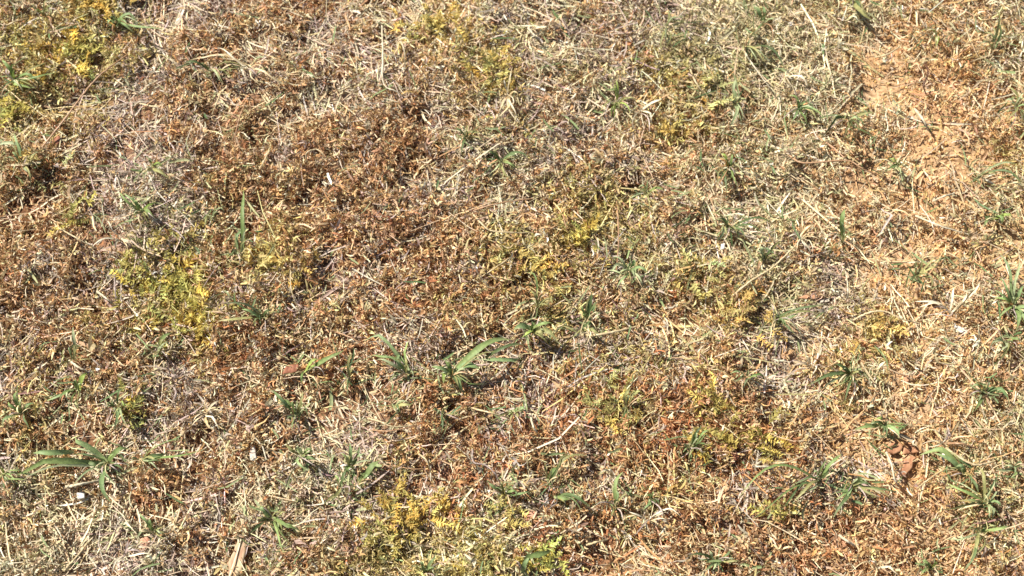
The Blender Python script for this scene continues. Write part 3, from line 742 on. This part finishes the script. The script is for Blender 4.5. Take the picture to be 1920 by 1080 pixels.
STR = [
 ([(76, 280), (120, 225), (165, 165), (200, 130), (246, 98)], 5, 'n', 'longest tan stem running diagonally near the upper left corner'),
 ([(0, 54), (24, 42), (52, 34)], 5, 'c', 'cream straw at the upper left corner beside the yellow weed'),
 ([(414, 172), (406, 194), (398, 214)], 5, 'c', 'short cream straw below the fan of cream straws'),
 ([(460, 192), (448, 224), (440, 262)], 4, 'n', 'slim tan straw on the rusty mound'),
 ([(505, 282), (494, 304), (483, 324)], 5, 'c', 'pale straw on the right flank of the rusty mound'),
 ([(578, 308), (574, 288), (592, 280), (606, 290), (600, 306)], 3.5, 'c', 'yellowish stem curled into a ring on the rusty mound'),
 ([(716, 48), (718, 104), (719, 156), (744, 172), (768, 190)], 4, 'w', 'long upright white straw bending right at its foot'),
 ([(990, 52), (1002, 66), (1014, 78)], 5, 'w', 'short white straw between the two top yellow weeds'),
 ([(820, 120), (836, 112), (852, 122), (862, 142)], 3.5, 'c', 'hooked pale straw under the top yellow weed'),
 ([(884, 398), (902, 418), (920, 432), (960, 436), (1000, 436)], 5, 'c', 'long pale straw bending right above the central yellow weed'),
 ([(884, 396), (930, 382), (1000, 372)], 4, 'n', 'tan straw rising right from the bent pale straw'),
 ([(1056, 392), (1060, 420), (1072, 448)], 3.5, 'n', 'thin tan stem above the central yellow weed'),
 ([(960, 480), (925, 505), (900, 520)], 4, 'c', 'cream straw left of the central yellow weed'),
 ([(1156, 372), (1160, 440), (1156, 510)], 3.5, 'n', 'thin upright tan stem above the pale star tuft'),
 ([(1370, 558), (1410, 525), (1450, 500), (1490, 462), (1526, 422)], 5, 'c', 'long straw slanting up through the dull grey-green tuft'),
 ([(1466, 276), (1500, 304), (1560, 302), (1594, 302), (1620, 318), (1656, 332)], 5, 'n', 'long tan straw across sandy ground ending at the hooked tuft'),
 ([(1472, 318), (1484, 304), (1510, 302)], 4, 'c', 'forked side straw left of the long tan straw'),
 ([(1734, 118), (1740, 136), (1732, 160), (1736, 176)], 5, 'z', 'crooked dark stick standing on the sandy strip'),
 ([(1715, 204), (1732, 226), (1740, 244)], 7, 'w', 'thick white straw end on the sandy strip'),
 ([(1600, 600), (1630, 586), (1660, 584), (1690, 598), (1724, 606)], 5, 'c', 'cream straw arching over the orange-yellow weed'),
 ([(1770, 472), (1790, 480), (1812, 502)], 4, 'c', 'curved cream straw above the long white straw bundle'),
 ([(1716, 404), (1760, 422), (1816, 440)], 5, 'w', 'white straw lying between the bright green blades and the curved tan straws'),
 ([(1752, 376), (1770, 368), (1790, 362)], 6, 'w', 'thick short white straw on sand below the level olive blade'),
 ([(1588, 560), (1590, 545), (1586, 510)], 4, 'w', 'thin white straw left of the wispy olive tuft'),
 ([(124, 913), (150, 908), (186, 901)], 7, 'w', 'thick cream stick under the long blades at lower left'),
 ([(322, 760), (330, 738), (326, 726)], 6, 'e', 'grey stick piece in brown weed left of centre'),
 ([(90, 870), (120, 862), (96, 866), (66, 886)], 5, 'c', 'cream dry blade tucked below the largest tuft'),
 ([(120, 1070), (145, 1042), (164, 1018)], 5, 'c', 'straw leaning right at the bottom left corner'),
 ([(690, 784), (712, 790), (740, 800), (786, 796)], 4.5, 'c', 'cream straw loop beside the upright blue-green tuft'),
 ([(698, 806), (730, 808), (784, 798)], 4, 'n', 'lower strand meeting the cream straw loop'),
 ([(880, 764), (920, 774), (956, 784)], 5, 'c', 'pale straw touching the tiny blue-green tuft'),
 ([(994, 776), (1000, 800), (1012, 818)], 5, 'w', 'white straw in brown weed right of the tiny blue-green tuft'),
 ([(886, 842), (888, 866), (910, 872), (928, 888), (940, 912)], 4, 'e', 'branched greyish stem above the flat dull green tuft'),
 ([(784, 850), (800, 864), (808, 886)], 4, 'c', 'hooked pale stem above the lower yellow weed'),
 ([(1100, 1022), (1120, 1016), (1138, 1012)], 5, 'c', 'short cream straw near the bottom edge right of the broad pale blade'),
 ([(1092, 628), (1120, 628), (1160, 620), (1196, 612)], 7, 'c', 'cream twig lying right of the low olive tuft'),
 ([(1662, 848), (1672, 872), (1678, 900), (1690, 912)], 5, 'w', 'white straw crossing the orange-brown bark'),
 ([(1774, 840), (1800, 858), (1830, 872), (1866, 864)], 6, 'c', 'cream dry blade curving right of the long arching green blade'),
 ([(1770, 832), (1800, 832), (1830, 840)], 6, 'n', 'brown straw parallel above the cream curving blade'),
 ([(1720, 916), (1740, 900), (1770, 880)], 4, 'c', 'cream straw below the orange-brown bark'),
 ([(1574, 1004), (1588, 1014), (1604, 1024)], 7, 'w', 'thick white straw scrap near the bottom right'),
 ([(1440, 868), (1478, 866), (1520, 848)], 4, 'c', 'winding cream straw in rust weed left of the green runner'),
 ([(1430, 864), (1418, 874), (1444, 876), (1452, 890)], 5, 'w', 'tangled white straw at the end of the winding straw'),
 ([(622, 620), (660, 634), (700, 660)], 4, 'n', 'fine tan straw leading to the fan of blades'),
 ([(214, 510), (216, 545), (218, 582)], 4, 'e', 'upright greyish straw left of the bright yellow weed'),
 ([(104, 424), (140, 444), (180, 466)], 4, 'c', 'pale straw running down toward the bare soil'),
 ([(545, 480), (546, 540), (560, 580)], 3.5, 'c', 'thin cream straw standing right of the bright yellow weed'),
 ([(182, 546), (200, 560), (218, 576)], 5, 'w', 'white straw left of the bright yellow weed'),
 ([(132, 694), (150, 700), (170, 698)], 5, 'c', 'short cream piece above the light green broad blade'),
 ([(130, 676), (150, 690), (172, 700)], 5, 'w', 'white sliver beside the pale upright blades'),
 ([(1290, 118), (1306, 156), (1330, 186)], 5, 'c', 'cream straw slanting beside the pale yellow-green upright tuft'),
 ([(1392, 90), (1412, 122), (1440, 160), (1452, 176)], 4, 'w', 'thin white straw under the long dull green blade'),
 ([(1640, 108), (1668, 100), (1690, 84)], 5, 'c', 'cream straw lying across the sandy strip'),
]
for a in STR: straw(*a)


# ------------------------------------------------------------------ leaves, bark, chips
def plate_mat(name, cols, scale, rough=0.7, spec=0.2):
    m = bpy.data.materials.new(name); m.use_nodes = True
    nt = m.node_tree; n = nt.nodes; L = nt.links; pb = n['Principled BSDF']
    tc = n.new('ShaderNodeTexCoord'); nz = n.new('ShaderNodeTexNoise'); nz.inputs['Scale'].default_value = scale; nz.inputs['Detail'].default_value = 5
    mp = n.new('ShaderNodeMapping'); mp.inputs['Scale'].default_value = (1, 0.3, 1)
    L.new(tc.outputs['Object'], mp.inputs[0]); L.new(mp.outputs[0], nz.inputs['Vector'])
    r = n.new('ShaderNodeValToRGB'); e = r.color_ramp.elements
    e[0].position = 0.35; e[0].color = (*lin(cols[0], 0.7), 1); e[1].position = 0.65; e[1].color = (*lin(cols[1], 0.7), 1)
    L.new(nz.outputs['Fac'], r.inputs[0]); L.new(r.outputs[0], pb.inputs['Base Color'])
    bp = n.new('ShaderNodeBump'); bp.inputs['Strength'].default_value = 0.6; bp.inputs['Distance'].default_value = 0.001
    L.new(nz.outputs['Fac'], bp.inputs['Height']); L.new(bp.outputs[0], pb.inputs['Normal'])
    pb.inputs['Roughness'].default_value = rough; pb.inputs['Specular IOR Level'].default_value = spec
    return m


def plate(name, poly, thick, mat, label, cat, curl=0.15, h=0.012, tilt=0.0, ragged=0.16):
    """a flake with the outline poly (pixels), curved across its length, with real thickness"""
    P = [at(x, y, h - 0.0065) for x, y in poly]
    c = sum(P, Vector()) / len(P)
    Q = []
    n = len(P)
    for i in range(n):
        for t in (0, 0.33, 0.66):
            p = P[i].lerp(P[(i + 1) % n], t) - c
            Q.append((p.x * (1 + random.uniform(-ragged, ragged)), p.y * (1 + random.uniform(-ragged, ragged))))
    # long axis
    A = np.array(Q); w, v = np.linalg.eigh(np.cov(A.T)); s = v[:, 0]; hw = np.abs(A @ s).max()
    def zz(x, y):
        q = (x * s[0] + y * s[1]) / hw
        return curl * hw * (1 - q * q) + 0.12 * hw * math.sin(x * 260 + y * 170) * 0.5 + tilt * x
    V = []; F = []
    rings = (1.0, 0.72, 0.4)
    m = len(Q)
    for top in (1, 0):
        for r in rings:
            for x, y in Q: V.append((x * r, y * r, zz(x * r, y * r) + (thick / 2 if top else -thick / 2)))
        V.append((0, 0, zz(0, 0) + (thick / 2 if top else -thick / 2)))
    off = 3 * m + 1
    for k in range(2):
        for i in range(m):
            j = (i + 1) % m
            F.append((k * m + i, k * m + j, (k + 1) * m + j, (k + 1) * m + i)); F.append((off + k * m + j, off + k * m + i, off + (k + 1) * m + i, off + (k + 1) * m + j))
    for i in range(m):
        j = (i + 1) % m
        F.append((2 * m + i, 2 * m + j, 3 * m)); F.append((off + 2 * m + j, off + 2 * m + i, off + 3 * m)); F.append((j, i, off + i, off + j))
    me = bpy.data.meshes.new(name); me.from_pydata(V, [], F); me.materials.append(mat)
    for p in me.polygons: p.use_smooth = True
    me.update()
    return obj(name, me, label=label, cat=cat, loc=c)


m_pink = plate_mat('pink_leaf', ((200, 142, 112), (226, 180, 150)), 220)
m_cream = plate_mat('cream_leaf', ((188, 142, 112), (226, 204, 166)), 170)
m_chip = plate_mat('cream_chip', ((214, 196, 178), (240, 232, 214)), 150)
m_red = plate_mat('red_leaf', ((128, 78, 58), (196, 136, 104)), 300)
m_orange = plate_mat('orange_bark', ((160, 108, 78), (222, 172, 130)), 240)
m_tan = plate_mat('tan_leaf', ((186, 138, 104), (208, 164, 128)), 120)
m_white = plate_mat('white_flake', ((230, 222, 206), (250, 246, 236)), 150)

plate('dead_leaf', [(446, 1012), (458, 1006), (462, 1030), (456, 1064), (446, 1082), (430, 1082), (428, 1058), (438, 1034)], 0.0006, m_cream, 'large cream and peach dead leaf on the bottom edge left of centre', 'leaf', 0.12, 0.0175)
plate('dead_leaf', [(264, 1012), (274, 1006), (283, 1012), (280, 1024), (270, 1032), (264, 1024)], 0.0006, m_pink, 'small pink leaf piece beside the grey twig bundle', 'leaf', 0.25, 0.018)
plate('wood_chip', [(470, 836), (478, 838), (481, 860), (474, 866), (468, 860)], 0.0022, m_chip, 'rectangular cream wood chip standing out in dark brown weed', 'wood chip', 0.1, 0.021)
plate('wood_chip', [(143, 926), (152, 922), (160, 926), (158, 934), (146, 936)], 0.0025, m_white, 'bright white chip below the thick cream stick', 'wood chip', 0.1, 0.0195)
plate('wood_chip', [(84, 928), (92, 924), (97, 930), (90, 936), (83, 935)], 0.0025, m_cream, 'small tan chip to the left of the bright white chip', 'wood chip', 0.1, 0.0195)
plate('dead_leaf', [(532, 690), (544, 682), (562, 686), (560, 698), (546, 702), (530, 704)], 0.0005, m_red, 'dark red leaf lying left of the bright green blade', 'leaf', 0.35, 0.018)
plate('dead_leaf', [(98, 262), (110, 256), (117, 262), (108, 274), (97, 276)], 0.0005, m_red, 'small red-brown leaf near the foot of the longest stem', 'leaf', 0.35, 0.018)
plate('dead_leaf', [(680, 380), (694, 386), (714, 404), (718, 416), (706, 412), (690, 398)], 0.0006, m_tan, 'long pinkish tan leaf above centre in rusty weed', 'leaf', 0.3, 0.018)
plate('dead_leaf', [(1496, 562), (1518, 548), (1546, 544), (1540, 558), (1520, 564)], 0.0006, m_tan, 'pointed tan leaf above the dark olive blades', 'leaf', 0.2, 0.018)
plate('dead_leaf', [(978, 966), (996, 958), (1010, 964), (1004, 976), (986, 976)], 0.0006, m_pink, 'peach coloured leaf piece above the broad pale green blade', 'leaf', 0.3, 0.018)
plate('dead_leaf', [(614, 984), (632, 982), (642, 996), (628, 1000)], 0.0006, m_pink, 'pale pink leaf fragment right of the wide green tuft', 'leaf', 0.3, 0.016)
plate('bark_piece', [(1664, 832), (1690, 830), (1692, 844), (1676, 852), (1664, 848)], 0.0015, m_orange, 'upper left flake of orange-brown bark', 'bark', 0.15, 0.013)
plate('bark_piece', [(1694, 832), (1722, 828), (1726, 842), (1720, 850), (1692, 852)], 0.0015, m_orange, 'upper right flake of pinkish orange bark touching the green blade', 'bark', 0.15, 0.012)
plate('bark_piece', [(1696, 858), (1716, 854), (1710, 878), (1698, 890), (1690, 888)], 0.0015, m_orange, 'lowest long flake of orange bark with a dark groove', 'bark', 0.2, 0.012)
plate('dead_leaf', [(1694, 700), (1706, 700), (1706, 714), (1696, 718)], 0.0006, m_tan, 'small rusty leaf bit on sand right of the orange-yellow weed', 'leaf', 0.3, 0.014)
plate('white_flake', [(1790, 608), (1804, 614), (1814, 622), (1812, 630), (1800, 624), (1788, 616)], 0.0012, m_white, 'white papery flake below the long white straw bundle', 'flake', 0.3, 0.017)
plate('white_flake', [(1352, 458), (1360, 456), (1358, 468), (1350, 470)], 0.0012, m_white, 'tiny white flake at the tip of the tuft with one long blade', 'flake', 0.3, 0.018)
plate('white_flake', [(1020, 928), (1028, 926), (1030, 944), (1022, 952)], 0.0012, m_white, 'small white flake beside the curving grey-green blade', 'flake', 0.3, 0.018)
plate('dead_leaf', [(1362, 860), (1378, 848), (1386, 858), (1372, 872)], 0.0005, m_red, 'pinkish red leaf bit in yellow-speckled weed at lower centre right', 'leaf', 0.3, 0.018)


# ------------------------------------------------------------------ yellow-green feathery weed mats
def frond_mesh(seed):
    r = np.random.default_rng(seed)
    L = 0.020; S = 7
    t = np.linspace(0, 1, S)
    P = np.stack([t * L, 0.12 * L * np.sin(t * 2 + r.uniform(0, 2)), L * (0.55 * t - 0.35 * t * t * r.uniform(0.6, 2))], -1)
    Vs, Fs, _ = ribbons(P[None], np.array([[0, 0, 1.0]]), np.array([0.0011]), np.array([1, 1, 1, 0.9, 0.8, 0.6, 0.3]), fold=0.5)
    col = [np.repeat([[1.0, 0.92, 0.85]], len(Vs), 0)]
    parts = [(Vs, Fs, col[0])]
    pts = []; ns = []; w = []
    for i in range(1, S):
        for s in (-1, 1, -1, 1):
            b = P[i] + r.normal(0, 0.0004, 3)
            a = s * r.uniform(0.5, 1.3)
            l = r.uniform(0.004, 0.0075) * (1.15 - 0.5 * t[i])
            d = np.array([math.cos(a), math.sin(a), r.uniform(-0.1, 0.8)]); d /= np.linalg.norm(d)
            cu = r.normal(0, 0.3, 3) * l
            pts.append([b, b + d * l * 0.5 + cu * 0.4, b + d * l + cu]); ns.append(r.normal(0, 0.5, 3) + [0, 0, 1]); w.append(r.uniform(0.0012, 0.0021))
    Vl, Fl, k = ribbons(np.array(pts), unit(np.array(ns)), np.array(w), np.array([0.7, 1, 0.2]))
    c = np.repeat(np.exp(r.normal(0, 0.16, (len(pts), 1))) * np.array([[1, 1, 1.0]]), k, 0)
    parts.append((Vl, Fl, c))
    V, F, Cc = join(parts)
    return mesh_from('frond', V, F, MAT_WEED, Cc)


FR = [frond_mesh(100 + i) for i in range(10)]
WEEDS = [
 (112, 98, 62, 46, 70, (214, 194, 92), 'big golden yellow weed mat near the upper left corner'),
 (192, 14, 48, 24, 36, (216, 192, 100), 'golden weed mat on the top edge right of the big golden mat'),
 (24, 60, 40, 44, 24, (176, 170, 96), 'olive yellow weed at the upper left corner above the spreading tuft'),
 (20, 200, 22, 34, 20, (190, 178, 78), 'yellow-green weed on the left edge under the spreading tuft'),
 (70, 312, 44, 30, 22, (186, 162, 92), 'brownish yellow weed by the foot of the longest stem'),
 (812, 44, 62, 34, 38, (222, 196, 104), 'pale yellow weed mat at the top centre'),
 (925, 124, 40, 34, 26, (204, 190, 104), 'olive yellow weed below the pale yellow mat at the top centre'),
 (328, 556, 72, 54, 92, (200, 188, 88), 'brightest yellow-green weed mat left of centre'),
 (372, 620, 60, 32, 36, (210, 186, 82), 'yellow weed trailing below the brightest mat'),
 (244, 496, 30, 16, 12, (180, 170, 86), 'small olive weed between bare soil and the brightest mat'),
 (302, 462, 44, 22, 22, (178, 166, 84), 'olive weed just above the brightest mat'),
 (530, 486, 56, 40, 40, (208, 186, 108), 'pale tan-yellow weed right of the brightest mat'),
 (146, 410, 22, 18, 10, (190, 186, 96), 'tiny yellow-green weed left of the white straws on bare soil'),
 (1000, 484, 92, 46, 62, (206, 188, 104), 'wide yellow weed mat in the centre'),
 (1096, 436, 20, 12, 9, (222, 196, 84), 'bright yellow sprig on the right of the central mat'),
 (1310, 516, 44, 34, 24, (204, 190, 110), 'pale yellow weed left of the long slanting straw'),
 (1392, 588, 44, 40, 30, (212, 182, 104), 'orange-yellow weed left of the pointed tan leaf'),
 (1150, 768, 54, 40, 38, (200, 190, 108), 'pale lime weed mat beside the upright olive blade'),
 (1390, 828, 74, 30, 40, (200, 180, 84), 'olive yellow weed mat among rust at lower centre right'),
 (1342, 742, 30, 22, 16, (206, 184, 90), 'small yellow weed above the olive yellow mat'),
 (1650, 622, 50, 30, 26, (216, 190, 112), 'orange-yellow weed under the arching cream straw'),
 (768, 970, 70, 42, 58, (216, 184, 86), 'golden weed mat at the bottom left of centre'),
 (728, 1012, 30, 22, 14, (200, 182, 84), 'yellow weed at the lower left rim of the golden bottom mat'),
 (912, 1072, 48, 14, 20, (224, 206, 110), 'bright lemon weed on the bottom edge'),
 (1022, 1052, 26, 18, 16, (200, 200, 92), 'lime green rosette beside the broad pale green blade'),
 (942, 962, 20, 20, 10, (214, 204, 116), 'small lemon sprig left of the peach leaf'),
 (1458, 966, 20, 16, 10, (196, 186, 92), 'lone yellow-green sprig in dark rust weed at lower right'),
 (246, 766, 14, 36, 12, (178, 170, 78), 'narrow olive yellow weed beside the dark tuft'),
 (486, 372, 0, 0, 0, (0, 0, 0), ''),
 (1310, 190, 44, 50, 26, (214, 192, 110), 'straw-yellow weed between white loops and pale upright tuft'),
 (1280, 252, 34, 20, 12, (222, 196, 104), 'small yellow weed under the white loops'),
]
frr = random.Random(4)
for px, py, rx, ry, n, col, lab in WEEDS:
    if not n: continue
    base = at(px, py, 0.002)
    root = obj('weed_mat', None, label=lab, cat='weed', group='yellow-green weed mats in the lawn', loc=base)
    cl = lin(np.array(col) * 0.66 + np.array([204, 196, 146]) * 0.34, 0.92)
    for k in range(max(1, n // 22)):
        a = frr.uniform(0, 6.28)
        q0 = at(px, py, 0.008) - base; q1 = at(px + rx * 0.9 * math.cos(a), py + ry * 0.9 * math.sin(a), 0.012) - base
        obj('stem', blade_mesh('stem', q0, q1, 0.0014, 0.003, 'n', prof=STRAW_PROF, fold=0.9, wav=0.08), parent=root)
    for i in range(int(n * 0.95)):
        while True:
            a, b = frr.gauss(0, 0.62), frr.gauss(0, 0.62)
            if a * a + b * b < 2.2: break
        p = at(px + a * rx, py + b * ry, 0.005 + 0.012 * frr.random()) - base
        f = bpy.data.objects.new('frond', FR[frr.randrange(10)])
        f.parent = root; f.location = p
        f.rotation_euler = (frr.gauss(0, 0.3), frr.gauss(-0.1, 0.3), frr.uniform(0, 2 * PI))
        s = frr.uniform(0.6, 1.05); f.scale = (s, s, s)
        v = math.exp(frr.gauss(0, 0.2)); wv = frr.gauss(0.02, 0.09)
        f.color = (min(1, cl[0] * v * (1 + wv)), min(1, cl[1] * v), cl[2] * v * (1 - wv), 1)
        C.objects.link(f)
